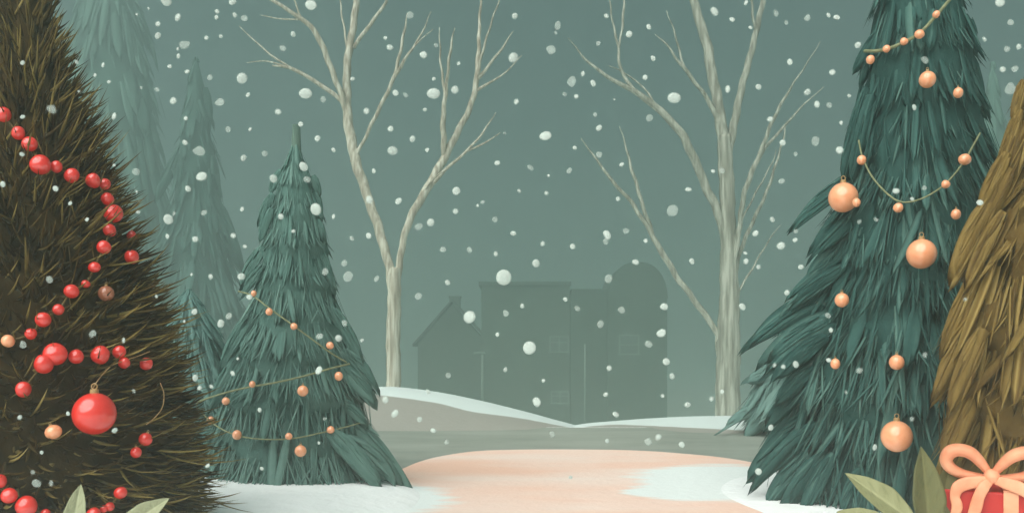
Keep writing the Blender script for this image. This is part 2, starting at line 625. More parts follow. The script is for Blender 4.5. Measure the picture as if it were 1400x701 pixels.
def peach_mat():
    m, nt, b = new_mat('peach_streaked_snow')
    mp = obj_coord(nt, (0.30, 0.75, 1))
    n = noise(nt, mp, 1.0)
    r = ramp(nt, [(0.36, lin(242, 196, 174)), (0.52, lin(242, 208, 192)), (0.68, lin(242, 218, 206))])  # clearing colour: three peach tones mixed by noise
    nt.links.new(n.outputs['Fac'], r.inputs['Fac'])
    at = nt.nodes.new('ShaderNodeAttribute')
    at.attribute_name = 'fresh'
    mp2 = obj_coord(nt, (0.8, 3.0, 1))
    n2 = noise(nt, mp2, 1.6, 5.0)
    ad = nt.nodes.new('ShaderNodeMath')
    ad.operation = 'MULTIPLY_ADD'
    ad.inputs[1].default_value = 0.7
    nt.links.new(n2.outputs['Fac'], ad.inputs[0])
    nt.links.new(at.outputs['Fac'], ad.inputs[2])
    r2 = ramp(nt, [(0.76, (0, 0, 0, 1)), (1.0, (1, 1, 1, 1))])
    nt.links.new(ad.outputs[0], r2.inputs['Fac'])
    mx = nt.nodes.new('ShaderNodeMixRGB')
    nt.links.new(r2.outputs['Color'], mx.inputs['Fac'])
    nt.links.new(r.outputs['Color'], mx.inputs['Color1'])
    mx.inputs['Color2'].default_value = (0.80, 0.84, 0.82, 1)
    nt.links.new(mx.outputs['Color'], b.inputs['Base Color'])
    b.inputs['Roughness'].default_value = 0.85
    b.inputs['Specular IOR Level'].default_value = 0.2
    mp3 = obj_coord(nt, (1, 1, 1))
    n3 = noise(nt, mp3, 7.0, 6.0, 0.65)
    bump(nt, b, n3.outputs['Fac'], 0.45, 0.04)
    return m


M['peach_clearing'] = peach_mat()
peach_sheet([tuple(p[:2]) for p in spline([G(*e) for e in edge], 6, True)])

dl = [(60, 668), (200, 656), (300, 655), (400, 655), (480, 652), (535, 654), (570, 666), (580, 680), (565, 700), (520, 730), (440, 770), (250, 790), (60, 760)]
mound('snow_drift', [tuple(p[:2]) for p in spline([G(*e) for e in dl], 6, True)], M['snow'], 0.19)
dr = [(960, 662), (975, 650), (1000, 644), (1040, 640), (1110, 640), (1250, 650), (1330, 690), (1300, 770), (1150, 790), (1080, 745), (1030, 712), (990, 692), (965, 676)]
mound('snow_drift', [tuple(p[:2]) for p in spline([G(*e) for e in dr], 6, True)], M['snow'], 0.04)


def hill_mat(name):
    m, nt, b = new_mat(name)
    at = nt.nodes.new('ShaderNodeAttribute')
    at.attribute_name = 'cap'
    mp = obj_coord(nt, (1, 1, 1))
    n = noise(nt, mp, 0.9)
    ad = nt.nodes.new('ShaderNodeMath')
    ad.operation = 'MULTIPLY_ADD'
    ad.inputs[1].default_value = 0.12
    nt.links.new(n.outputs['Fac'], ad.inputs[0])
    nt.links.new(at.outputs['Fac'], ad.inputs[2])
    r = ramp(nt, [(0.54, lin(150, 147, 138)), (0.575, (0.66, 0.73, 0.70, 1))])  # grey-beige below the cap line, white above it
    nt.links.new(ad.outputs[0], r.inputs['Fac'])
    nt.links.new(r.outputs['Color'], b.inputs['Base Color'])
    b.inputs['Roughness'].default_value = 0.9
    n2 = noise(nt, mp, 8.0)
    bump(nt, b, n2.outputs['Fac'], 0.3, 0.04)
    return m


def hill(crest, dcrest, dtoe, dback, capw, name='hill'):
    """crest: photo points of the ridge. capw: photo-row thickness of the white cap at those points"""
    pts = spline([(x, y, c) for (x, y), c in zip(crest, capw)], 8)
    rows = np.linspace(0, 1, 26)
    V, cap = [], []
    for t in rows:
        for (x, y, c) in pts:
            zc = CAMZ - (y - HY) / F * dcrest
            ztoe = -0.02
            if t <= 0.75:
                u = t / 0.75
                s = math.sin(u * math.pi / 2) ** 1.1
                d = dtoe + (dcrest - dtoe) * u
                z = ztoe + (zc - ztoe) * s
            else:
                u = (t - 0.75) / 0.25
                d = dcrest + (dback - dcrest) * u
                zb = float(gz(0, d)) - 0.3
                z = zc + (zb - zc) * (u ** 1.6)
            X = (x - CX) / F * dcrest
            V.append((X, d, z))
            row = HY + (CAMZ - z) / d * F
            cap.append(1.0 if t > 0.75 else 0.5 - (row - y - c) * 0.03)
    n = len(pts)
    idx = np.arange(len(V)).reshape(len(rows), n)
    Q = np.stack([idx[:-1, :-1], idx[:-1, 1:], idx[1:, 1:], idx[1:, :-1]], -1).reshape(-1, 4)
    return mesh_obj(name, np.array(V), Q, M['hill'], None, np.clip(cap, 0, 1), True, 'structure', 'cap')


M['hill'] = hill_mat('white_capped_grey_slope')
hill([(40, 560), (240, 545), (400, 535), (500, 529), (545, 529), (600, 536), (650, 546), (700, 558), (745, 570), (800, 586)], 20.0, 16.6, 25.0,
     [6, 8, 9, 10, 12, 14, 16, 12, 8, 3])
hill([(770, 590), (800, 582), (850, 577), (900, 573), (960, 570), (1030, 569), (1120, 570), (1260, 572), (1400, 578)], 19.0, 15.6, 24.0,
     [0, 1, 3, 10, 17, 20, 20, 20, 20])

# ================================================================== TOWN (90 m away, in the dip)
BASE = -8.0


def tx(px, d):
    return (px - CX) / F * d


def tz(py, d):
    return CAMZ - (py - HY) / F * d


def window(root, px0, px1, py0, py1, d, wally, kind=0):
    """a casement in the wall whose face stands at y = wally"""
    x0, x1, z0, z1 = tx(px0, d), tx(px1, d), tz(py1, d), tz(py0, d)
    w = 0.14
    g = Geo()
    y0, y1 = wally - 0.10, wally - 0.003
    g.box(x0, x1, y0, y1, z1 - w, z1)
    g.box(x0 - 0.08, x1 + 0.08, y0 - 0.08, y1, z0, z0 + w)
    g.box(x0, x0 + w, y0, y1, z0 + w + 0.002, z1 - w - 0.002)
    g.box(x1 - w, x1, y0, y1, z0 + w + 0.002, z1 - w - 0.002)
    cx = (x0 + x1) / 2
    if kind == 0:
        g.box(cx - 0.05, cx + 0.05, y0 + 0.02, y1, z0 + w + 0.002, z1 - w - 0.002)
        cz = z0 + (z1 - z0) * 0.62
        g.box(x0 + w + 0.002, cx - 0.053, y0 + 0.02, y1, cz - 0.05, cz + 0.05)
        g.box(cx + 0.053, x1 - w - 0.002, y0 + 0.02, y1, cz - 0.05, cz + 0.05)
    else:
        cz = z0 + (z1 - z0) * 0.5
        g.box(x0 + w + 0.002, x1 - w - 0.002, y0 + 0.02, y1, cz - 0.05, cz + 0.05)
    fr = g.build('window', M['town_trim'], root)
    Geo().box(x0 + w * 0.6, x1 - w * 0.6, wally - 0.04, wally - 0.006, z0 + w * 0.6, z1 - w * 0.6).build('pane', M['town_glass'], fr)


D = 92.0
# gabled house
r1 = thing('gabled_house', 'dim grey-green house with a steep sloping roof and a square chimney', 'house', (tx(605, D), D, BASE))
x0, xr, x1 = tx(566, D), tx(618, D), tx(672, D)
ze, zr = tz(470, D), tz(409, D)
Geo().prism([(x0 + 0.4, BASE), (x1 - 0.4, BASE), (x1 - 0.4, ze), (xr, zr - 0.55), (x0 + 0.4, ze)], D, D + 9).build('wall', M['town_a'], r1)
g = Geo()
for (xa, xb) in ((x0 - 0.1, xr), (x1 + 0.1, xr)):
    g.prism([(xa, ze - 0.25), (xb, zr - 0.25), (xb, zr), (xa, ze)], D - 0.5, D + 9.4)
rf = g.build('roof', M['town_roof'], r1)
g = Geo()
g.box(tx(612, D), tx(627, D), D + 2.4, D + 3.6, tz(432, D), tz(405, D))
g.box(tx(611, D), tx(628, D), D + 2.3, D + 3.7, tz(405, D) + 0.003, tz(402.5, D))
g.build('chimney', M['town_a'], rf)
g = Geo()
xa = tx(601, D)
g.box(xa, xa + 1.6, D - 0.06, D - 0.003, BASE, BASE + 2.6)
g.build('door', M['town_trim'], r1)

# flat-roofed house
D2 = 88.0
r2 = thing('flat_roofed_house', 'tall dim flat-roofed townhouse with two faint casement windows', 'house', (tx(717, D2), D2, BASE))
xa, xb, zt = tx(658, D2), tx(779, D2), tz(390, D2)
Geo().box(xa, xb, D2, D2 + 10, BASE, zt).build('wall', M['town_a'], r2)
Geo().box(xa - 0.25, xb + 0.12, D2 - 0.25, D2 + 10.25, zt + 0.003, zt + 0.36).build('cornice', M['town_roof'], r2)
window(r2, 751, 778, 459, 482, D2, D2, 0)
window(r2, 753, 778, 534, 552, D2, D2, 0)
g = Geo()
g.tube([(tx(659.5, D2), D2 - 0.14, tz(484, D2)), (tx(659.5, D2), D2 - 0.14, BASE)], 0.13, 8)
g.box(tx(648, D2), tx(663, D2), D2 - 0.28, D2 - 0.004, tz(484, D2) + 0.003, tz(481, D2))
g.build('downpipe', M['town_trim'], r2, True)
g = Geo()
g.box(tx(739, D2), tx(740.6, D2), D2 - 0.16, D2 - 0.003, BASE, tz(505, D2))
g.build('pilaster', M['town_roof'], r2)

# round-roofed house with its lower wing
D3 = 86.0
r3 = thing('round_roofed_house', 'dim townhouse with a high rounded roof and a lower side wing', 'house', (tx(860, D3), D3, BASE))
xa, xb, xc = tx(790, D3), tx(832, D3), tx(912, D3)
cx, rad = (xb + xc) / 2, (xc - xb) / 2
zsp = tz(408, D3)
ztop = tz(358, D3)
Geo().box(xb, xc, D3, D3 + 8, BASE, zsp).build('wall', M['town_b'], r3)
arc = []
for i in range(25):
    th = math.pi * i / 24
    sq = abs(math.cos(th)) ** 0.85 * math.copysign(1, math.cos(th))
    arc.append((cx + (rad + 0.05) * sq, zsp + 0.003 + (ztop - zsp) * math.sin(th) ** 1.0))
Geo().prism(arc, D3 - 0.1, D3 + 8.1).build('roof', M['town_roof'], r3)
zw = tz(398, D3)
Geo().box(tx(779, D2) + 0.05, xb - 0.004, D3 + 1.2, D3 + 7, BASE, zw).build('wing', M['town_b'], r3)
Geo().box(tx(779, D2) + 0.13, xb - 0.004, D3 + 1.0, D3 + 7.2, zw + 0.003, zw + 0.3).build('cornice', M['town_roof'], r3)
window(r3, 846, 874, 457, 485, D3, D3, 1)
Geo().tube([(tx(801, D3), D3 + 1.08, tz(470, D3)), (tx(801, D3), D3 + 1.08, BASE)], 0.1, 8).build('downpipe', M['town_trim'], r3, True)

# ================================================================== BARE TREES
def bare_tree(label, dist, trunk, branches, drift=0.25, mat='bark_pale'):
    bz = float(gz(0, dist))
    rx = (trunk[0][0] - CX) / F * dist
    root = thing('bare_tree', label, 'tree', (rx, dist, bz))
    lines = []      # (px, py, depth) samples of everything already grown

    def grow(pl, name, d0, slope):
        sp = spline(pl, 7)
        pts, rad = [], []
        L = 0
        prev = None
        for (px, py, w) in sp:
            if prev is not None:
                L += math.hypot(px - prev[0], py - prev[1]) / F * dist
            prev = (px, py)
            d = d0 + slope * L
            jx = px + 0.6 * math.sin(py * 0.21) + 0.5 * math.sin(py * 0.083 + px * 0.1)
            pts.append(W(jx, py, d))
            rad.append(max(w * 0.88, 0.9) * 0.5 / F * d)
            lines.append((px, py, d))
        Geo().tube(pts, rad, 10).build(name, M[mat], root, True)

    grow(trunk, 'trunk', dist, 0)
    for pl in branches:
        ax, ay, _ = pl[0]
        d0 = min(lines, key=lambda q: (q[0] - ax) ** 2 + (q[1] - ay) ** 2)[2]
        grow(pl, 'branch', d0, random.choice((-1, 1)) * random.uniform(0.05, drift))
    return root


bare_tree('slender pale bare tree that forks low into two slim leaning stems', 28.0,
          [(538, 590, 25), (538, 520, 23), (538, 440, 22), (540, 390, 20), (540, 366, 15)],
          [[(537, 400, 15), (532, 365, 14), (520, 320, 15), (503, 270, 15), (488, 225, 16), (478, 180, 16), (474, 130, 13), (476, 80, 12), (482, 40, 11), (488, 0, 10), (492, -50, 7), (495, -110, 2)],
           [(542, 400, 14), (546, 360, 11), (552, 325, 11), (564, 293, 12), (582, 262, 13), (600, 230, 13), (613, 205, 12), (628, 175, 10), (643, 145, 9), (652, 110, 9), (654, 70, 7), (656, 30, 5), (660, -30, 2)],
           [(607, 214, 9), (606, 175, 9), (608, 140, 7), (612, 100, 5), (617, 65, 4), (621, 38, 1)],
           [(608, 135, 5), (605, 105, 4), (602, 75, 3), (600, 38, 1)],
           [(652, 110, 6), (660, 70, 4), (672, 30, 3), (684, -2, 2)],
           [(654, 108, 6), (675, 82, 4), (690, 62, 3), (702, 43, 1)],
           [(651, 124, 5), (680, 107, 3), (698, 92, 2), (713, 76, 1)],
           [(586, 258, 6), (612, 230, 5), (640, 205, 4), (663, 178, 3), (678, 154, 1)],
           [(636, 208, 4), (660, 197, 3), (684, 181, 1)],
           [(576, 268, 4), (592, 245, 3), (610, 232, 2), (620, 225, 1)],
           [(476, 148, 7), (455, 128, 7), (420, 105, 6), (395, 93, 5), (372, 90, 2)],
           [(402, 96, 4), (370, 75, 3), (345, 53, 2), (327, 36, 1)],
           [(395, 93, 3), (365, 84, 2), (338, 86, 1)],
           [(474, 156, 9), (464, 122, 9), (449, 85, 9), (436, 52, 9), (415, 28, 7), (390, 12, 6), (368, -2, 5), (340, -20, 2)],
           [(414, 28, 4), (405, 8, 3), (398, -12, 2)],
           [(410, 27, 3), (382, 26, 2), (357, 21, 1)],
           [(480, 222, 6), (487, 212, 6), (497, 193, 5), (510, 165, 6), (525, 135, 6), (538, 108, 6), (547, 75, 5), (552, 45, 4), (557, 18, 1)],
           [(538, 108, 5), (556, 78, 4), (575, 50, 3), (590, 16, 1)],
           [(548, 94, 3), (565, 66, 2), (592, 40, 1)],
           [(483, 66, 6), (500, 42, 6), (518, 18, 5), (531, -4, 4), (545, -35, 1)],
           [(475, 75, 4), (470, 35, 3), (464, -4, 2), (460, -30, 1)]])

bare_tree('stout pale bare tree with a thick straight trunk and many spreading branches', 26.0,
          [(994, 610, 42), (995, 540, 38), (996, 470, 36), (997, 400, 30), (996, 330, 26), (994, 270, 24), (992, 220, 23), (989, 185, 19)],
          [[(990, 200, 20), (983, 150, 17), (975, 110, 16), (967, 65, 15), (957, 30, 14), (947, -2, 12), (940, -40, 8), (935, -100, 2)],
           [(996, 210, 13), (1001, 180, 13), (1008, 148, 12), (1017, 110, 11), (1027, 70, 10), (1037, 30, 9), (1045, -4, 8), (1055, -50, 2)],
           [(1033, 46, 5), (1030, 22, 4), (1026, -6, 3)],
           [(995, 345, 10), (983, 295, 13), (965, 255, 13), (945, 208, 13), (928, 178, 12), (903, 152, 11), (875, 130, 9), (850, 116, 7), (820, 98, 5), (795, 75, 3), (777, 52, 1)],
           [(868, 126, 6), (850, 97, 5), (844, 60, 4), (838, 30, 3), (832, -4, 2)],
           [(846, 64, 3), (852, 28, 4), (854, -6, 3)],
           [(900, 150, 4), (880, 120, 3), (850, 98, 2), (832, 90, 1)],
           [(986, 176, 9), (977, 154, 8), (960, 125, 6), (940, 100, 6), (925, 80, 4), (910, 60, 3), (896, 47, 1)],
           [(936, 95, 4), (925, 55, 3), (912, 15, 1)],
           [(990, 475, 7), (974, 445, 9), (952, 414, 9), (928, 382, 9), (905, 345, 9), (885, 310, 7), (862, 275, 6), (835, 245, 5), (810, 210, 3), (793, 189, 1)],
           [(893, 323, 6), (876, 272, 6), (865, 235, 5), (856, 203, 3), (848, 173, 1)],
           [(1002, 385, 8), (1008, 330, 8), (1012, 300, 8), (1018, 265, 8), (1028, 235, 8), (1040, 207, 7), (1052, 175, 6), (1067, 145, 5), (1085, 115, 3), (1105, 85, 2), (1122, 57, 1)],
           [(1033, 222, 6), (1050, 197, 5), (1072, 173, 4), (1090, 152, 3), (1110, 133, 2), (1126, 119, 1)],
           [(1004, 380, 7), (1012, 345, 7), (1028, 305, 6), (1048, 262, 5), (1062, 222, 4), (1070, 195, 3), (1074, 172, 2)],
           [(1005, 405, 4), (1028, 367, 3), (1050, 330, 2), (1067, 307, 1)],
           [(1005, 318, 3), (1030, 270, 3), (1055, 225, 2), (1062, 205, 1)],
           [(980, 460, 4), (981, 520, 3), (984, 575, 3)]], mat='bark_grey')

# ================================================================== FIRS
# far and faint
e = Env(150, 75, [(-40, 16), (-15, 34), (0, 44), (80, 58), (150, 68), (220, 72), (300, 84), (450, 108), (560, 122)], -7)
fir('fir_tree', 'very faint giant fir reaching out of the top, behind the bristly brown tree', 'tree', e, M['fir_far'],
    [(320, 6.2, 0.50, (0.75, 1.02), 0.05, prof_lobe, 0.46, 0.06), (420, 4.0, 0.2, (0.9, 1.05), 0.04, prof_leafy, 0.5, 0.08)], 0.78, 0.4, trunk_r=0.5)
e = Env(268, 60, [(78, 1), (100, 8), (150, 18), (172, 26), (176, 20), (240, 38), (246, 30), (290, 38), (345, 54), (352, 46), (420, 66), (500, 84), (575, 96)], -4.9)
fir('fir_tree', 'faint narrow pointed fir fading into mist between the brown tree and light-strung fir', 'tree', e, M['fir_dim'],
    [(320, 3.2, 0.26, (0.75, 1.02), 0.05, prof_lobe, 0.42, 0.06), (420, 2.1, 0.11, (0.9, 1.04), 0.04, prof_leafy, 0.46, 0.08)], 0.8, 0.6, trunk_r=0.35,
    extra=[(280, 120, 287, 172, 7, 0.4, 0), (278, 190, 298, 262, 9, 0.4, 0), (290, 270, 326, 362, 12, 0.42, 0), (256, 190, 216, 268, 9, 0.4, 0), (250, 280, 212, 352, 10, 0.42, 0)])
e = Env(1357, 56, [(84, 1), (110, 5), (140, 11), (180, 19), (230, 24), (300, 36), (420, 60), (540, 84)], -4.5)
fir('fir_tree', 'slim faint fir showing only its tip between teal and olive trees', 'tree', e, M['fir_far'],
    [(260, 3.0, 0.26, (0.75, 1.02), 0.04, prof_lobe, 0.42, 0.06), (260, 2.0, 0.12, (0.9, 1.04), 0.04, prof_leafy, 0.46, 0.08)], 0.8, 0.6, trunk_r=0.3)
e = Env(1116, 16, [(350, 2), (400, 24), (460, 52), (520, 82), (550, 84), (576, 112), (594, 96)], 0)
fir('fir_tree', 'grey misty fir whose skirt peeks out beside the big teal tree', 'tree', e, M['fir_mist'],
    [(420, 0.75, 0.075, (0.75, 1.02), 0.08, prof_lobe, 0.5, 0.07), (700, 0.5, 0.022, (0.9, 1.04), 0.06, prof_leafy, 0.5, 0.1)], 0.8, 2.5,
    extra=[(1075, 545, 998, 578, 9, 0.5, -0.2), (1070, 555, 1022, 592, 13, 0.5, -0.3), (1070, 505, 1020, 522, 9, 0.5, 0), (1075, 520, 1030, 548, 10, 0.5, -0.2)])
e = Env(258, 13.2, [(395, 2), (420, 22), (450, 40), (500, 56), (560, 72), (620, 86), (640, 82)], -0.02)
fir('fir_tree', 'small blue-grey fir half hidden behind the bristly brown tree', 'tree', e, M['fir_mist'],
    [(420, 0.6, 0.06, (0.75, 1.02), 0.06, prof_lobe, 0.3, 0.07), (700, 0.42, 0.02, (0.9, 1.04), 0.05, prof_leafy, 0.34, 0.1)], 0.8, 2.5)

# light-strung fir in the middle distance
MID = Env(404, 9.85, [(196, 5), (225, 14), (240, 24), (262, 30), (275, 27), (300, 42), (318, 39), (345, 52), (360, 49), (398, 63), (410, 59), (440, 74), (495, 95), (508, 90), (548, 112),
                      (560, 100), (600, 112), (655, 130), (668, 124)], 0)
MID.tiers = [196, 236, 264, 303, 347, 398, 445, 496, 550, 600, 660]
fir('fir_tree', 'grey-teal fir with a stub top, wound with thin peach light strings', 'tree', MID, M['fir_mid'],
    [(1100, 0.46, 0.034, (0.80, 1.0), 0.03, prof_lobe, 0.41, 0.07), (4200, 0.34, 0.0095, (0.88, 1.02), 0.03, prof_leafy, 0.44, 0.12),
     (1000, 0.40, 0.008, (0.97, 1.03), 0.02, prof_leafy, 0.60, 0.12)], 0.82, 3.0,
    extra=[(384, 232, 370, 264, 6, 0.38, 0), (374, 265, 355, 303, 7, 0.4, -0.1), (372, 285, 357, 325, 8, 0.38, -0.2), (362, 335, 330, 390, 9, 0.4, -0.1), (364, 360, 332, 402, 8, 0.45, -0.2),
           (428, 240, 436, 266, 6, 0.4, 0), (430, 262, 438, 303, 7, 0.4, 0), (434, 300, 442, 330, 7, 0.38, -0.1), (436, 340, 455, 398, 8, 0.38, -0.1),
           (450, 420, 492, 488, 10, 0.4, -0.2), (466, 480, 512, 532, 12, 0.38, -0.2), (462, 500, 510, 552, 13, 0.45, -0.3), (455, 545, 499, 578, 11, 0.4, -0.4),
           (455, 560, 546, 656, 19, 0.58, -0.3), (460, 600, 530, 655, 17, 0.56, -0.5), (450, 590, 515, 658, 16, 0.5, -0.7),
           (344, 430, 304, 500, 10, 0.4, -0.1), (334, 480, 288, 558, 12, 0.45, -0.2), (330, 540, 276, 640, 16, 0.48, -0.2)],
    trunk_r=0.23, trunk_top=float(W(0, 171, 9.85)[2]), bark='bark_frost')

# big teal fir on the right
TEAL = Env(1256, 9.2, [(-170, 8), (-80, 36), (0, 62), (60, 70), (95, 82), (110, 78), (200, 96), (245, 102), (300, 124), (360, 136), (420, 154), (470, 174), (520, 186), (580, 196), (655, 208), (697, 194)], 0)
TEAL.tiers = [-170, -60, 20, 98, 170, 242, 308, 378, 440, 500, 560, 620, 700]
fir('fir_tree', 'big dark teal fir hung with peach baubles, too tall for the picture', 'tree', TEAL, M['fir_teal'],
    [(1700, 0.80, 0.046, (0.80, 1.0), 0.05, prof_lobe, 0.47, 0.08), (6500, 0.55, 0.0125, (0.90, 1.03), 0.03, prof_leafy, 0.48, 0.16),
     (1300, 0.55, 0.011, (0.97, 1.04), 0.03, prof_leafy, 0.22, 0.10)], 0.82, 2.2,
    extra=[(1205, 40, 1168, 98, 8, 0.4, 0), (1200, 60, 1178, 112, 8, 0.35, 0), (1185, 120, 1152, 240, 10, 0.5, -0.1), (1192, 130, 1165, 246, 10, 0.45, -0.2),
           (1180, 232, 1092, 300, 9, 0.55, 0), (1184, 244, 1090, 309, 8, 0.45, -0.1), (1190, 262, 1111, 340, 11, 0.42, -0.1), (1194, 280, 1116, 348, 11, 0.5, -0.2),
           (1170, 320, 1108, 374, 12, 0.55, -0.1), (1160, 350, 1082, 405, 11, 0.55, -0.1), (1164, 362, 1086, 416, 10, 0.5, -0.2), (1150, 370, 1066, 440, 12, 0.58, -0.1),
           (1130, 398, 1028, 466, 12, 0.55, 0), (1134, 410, 1026, 474, 11, 0.5, -0.1), (1140, 430, 1052, 490, 12, 0.6, -0.2), (1142, 444, 1056, 502, 12, 0.5, -0.3), (1130, 460, 1062, 515, 12, 0.3, -0.4),
           (1120, 495, 1066, 545, 13, 0.32, -0.3), (1118, 510, 1060, 562, 13, 0.38, -0.2), (1110, 520, 1048, 584, 14, 0.35, -0.2), (1110, 560, 1040, 628, 14, 0.5, -0.1), (1110, 570, 1028, 650, 15, 0.4, -0.2),
           (1116, 580, 1034, 662, 14, 0.45, -0.4), (1120, 610, 1052, 684, 15, 0.52, -0.4), (1130, 620, 1075, 694, 15, 0.45, -0.6), (1140, 620, 1100, 698, 12, 0.45, -0.7), (1175, 640, 1150, 700, 9, 0.42, -0.9), (1190, 645, 1172, 701, 8, 0.5, -0.95),
           (1320, 20, 1334, 66, 8, 0.35, 0), (1322, 70, 1341, 142, 9, 0.35, 0), (1330, 130, 1344, 250, 10, 0.45, 0)], trunk_r=0.22)

# brown-olive fir at the right edge
OLV = Env(1500, 7.0, [(-190, 6), (-60, 50), (60, 84), (110, 96), (150, 108), (230, 131), (290, 156), (375, 184), (480, 202), (545, 210), (620, 196), (760, 210)], 0)
OLV.tiers = [-190, -40, 60, 150, 235, 300, 380, 485, 556, 640, 760]
fir('fir_tree', 'brown-olive fir with broad drooping boughs rising behind the red gift', 'tree', OLV, M['fir_olive'],
    [(1600, 0.58, 0.042, (0.80, 1.0), 0.03, prof_lobe, 0.46, 0.09), (4200, 0.42, 0.012, (0.92, 1.03), 0.02, prof_leafy, 0.45, 0.16),
     (900, 0.40, 0.009, (0.98, 1.04), 0.02, prof_leafy, 0.2, 0.1)], 0.84, 3.0,
    extra=[(1400, 110, 1386, 160, 8, 0.55, 0), (1395, 150, 1366, 235, 11, 0.52, 0), (1400, 170, 1376, 250, 11, 0.45, 0), (1378, 210, 1338, 296, 12, 0.5, -0.1), (1380, 230, 1346, 312, 12, 0.45, -0.1),
           (1360, 270, 1306, 374, 14, 0.55, -0.1), (1372, 290, 1322, 388, 13, 0.42, -0.2), (1345, 360, 1290, 478, 15, 0.52, -0.1), (1352, 380, 1304, 492, 14, 0.45, -0.1),
           (1335, 430, 1277, 543, 15, 0.5, -0.1), (1345, 450, 1300, 558, 15, 0.45, -0.3), (1340, 520, 1288, 640, 16, 0.5, -0.2)], trunk_r=0.2)

# bristly olive-brown tree at the left edge
LFT = Env(38, 6.5, [(-110, 2), (-60, 12), (0, 26), (50, 36), (100, 46), (200, 82), (300, 118), (400, 156), (500, 186), (600, 212), (700, 230), (758, 226)], 0)
root = thing('conifer_tree', 'bristly dark brown conifer draped with strings of red beads', 'tree', (LFT.x, LFT.d, 0))
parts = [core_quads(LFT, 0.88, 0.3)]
off = 0
for (n, L, wd, tmid, tvar, kr) in ((6500, 0.22, 0.017, 0.34, 0.18, (0.80, 0.95)), (3000, 0.27, 0.015, 0.50, 0.24, (0.86, 0.97)), (800, 0.34, 0.017, 0.72, 0.18, (0.88, 0.97))):
    z = LFT.sample(n)
    phi = RNG.random(n) * 2 * math.pi
    h = (z - LFT.low) / (LFT.top - LFT.low)
    al = np.radians(np.interp(h, [0, 0.15, 0.4, 0.7, 1], [-14, 4, 24, 46, 72]) + RNG.normal(0, 11, n))
    ln = L * RNG.uniform(0.55, 1.3, n) * np.interp(h, [0, 0.75, 1], [1.05, 0.95, 0.6])
    rad_ = np.stack([np.cos(phi), np.sin(phi), np.zeros(n)], -1)
    tan = np.stack([-np.sin(phi), np.cos(phi), np.zeros(n)], -1)
    sw = RNG.normal(0.0, 0.32, n)
    dirv = rad_ * np.cos(al)[:, None] + tan * sw[:, None]
    dirv[:, 2] += np.sin(al)
    dirv /= np.linalg.norm(dirv, axis=1, keepdims=True)
    P0 = LFT.at(phi, z, LFT.r(z) * RNG.uniform(kr[0], kr[1], n))
    P2 = P0 + dirv * ln[:, None]
    P1 = (P0 + P2) / 2 - np.array([0, 0, 1]) * (0.10 * ln)[:, None]
    V, Q, ix = strokes(P0, P1, P2, wd * RNG.uniform(0.7, 1.5, n), wd * 0.6 * np.ones(n), rad_ + np.array([0, 0, 0.5]), 5, prof_needle, 3)
    T = np.clip(tmid + tvar * RNG.normal(0, 1, n) + 0.16 * clump(P0, 5.5), 0, 1)[ix]
    parts.append((V, Q, T))
V, Q, T = merge(*parts)
mesh_obj('crown', V, Q, M['needle_olive'], root, T)
Geo().tube([(LFT.x, LFT.d, -0.05 + i * 0.5) for i in range(9)], [0.16 - i * 0.017 for i in range(9)], 10).build('trunk', M['bark_dark'], root, True)

# ================================================================== DECORATIONS
def ball_mesh(name, mat, seed, lump=0.05):
    g = Geo()
    prof = [(max(0.004, math.sin(math.pi * i / 18)), -math.cos(math.pi * i / 18)) for i in range(19)]
    g.lathe(prof, (0, 0, 0), 28)
    rr = random.Random(seed)
    a, b, c = rr.uniform(0, 6), rr.uniform(0, 6), rr.uniform(0, 6)
    v = [(x * (1 + lump * math.sin(2 * z + a)), y * (1 + lump * math.sin(2 * x + b)), z * (1 + lump * math.sin(1.7 * y + c))) for x, y, z in g.v]
    me = bpy.data.meshes.new(name)
    me.from_pydata(v, [], g.f)
    me.polygons.foreach_set('use_smooth', np.full(len(me.polygons), True))
    me.materials.append(mat)
    return me


BALLS = {k: [ball_mesh('bead', M[k], i, 0.06) for i in range(4)] for k in ('red_ball', 'peach_ball', 'rust_ball')}
ROUND = {k: ball_mesh('ball', M[k], 9, 0.006) for k in ('red_ball', 'peach_ball', 'rust_ball')}
g = Geo()
g.lathe([(0.2, 0.97), (0.2, 1.0), (0.19, 1.14), (0.16, 1.17), (0.02, 1.18)], (0, 0, 0), 14)
CAP = bpy.data.meshes.new('cap')
CAP.from_pydata(g.v, [], g.f)
CAP.materials.append(M['brass'])
g = Geo()
g.tube([(0.14 * math.sin(2 * math.pi * i / 14), 0, 1.30 - 0.14 * math.cos(2 * math.pi * i / 14)) for i in range(14)], 0.03, 6, closed=True)
RING = bpy.data.meshes.new('hook')
RING.from_pydata(g.v, [], g.f)
RING.materials.append(M['brass'])


def bauble(env, px, py, rpx, mat, label, group, squash=1.0, tilt=0.0, lift=0.03):
    p = env.hit(px, py, 1.0, lift)
    d = p[1]
    r = rpx / F * d
    p = W(px, py, d - r * 0.8)
    t = thing('bauble', label, 'bauble', p, group)
    t.scale = (r, r, r * squash)
    t.rotation_euler = (0.0, tilt, 0.0)
    for nm, me in (('ball', ROUND[mat]), ('cap', CAP), ('hook', RING)):
        o = bpy.data.objects.new(nm, me)
        COL.objects.link(o)
        o.parent = t
    return t


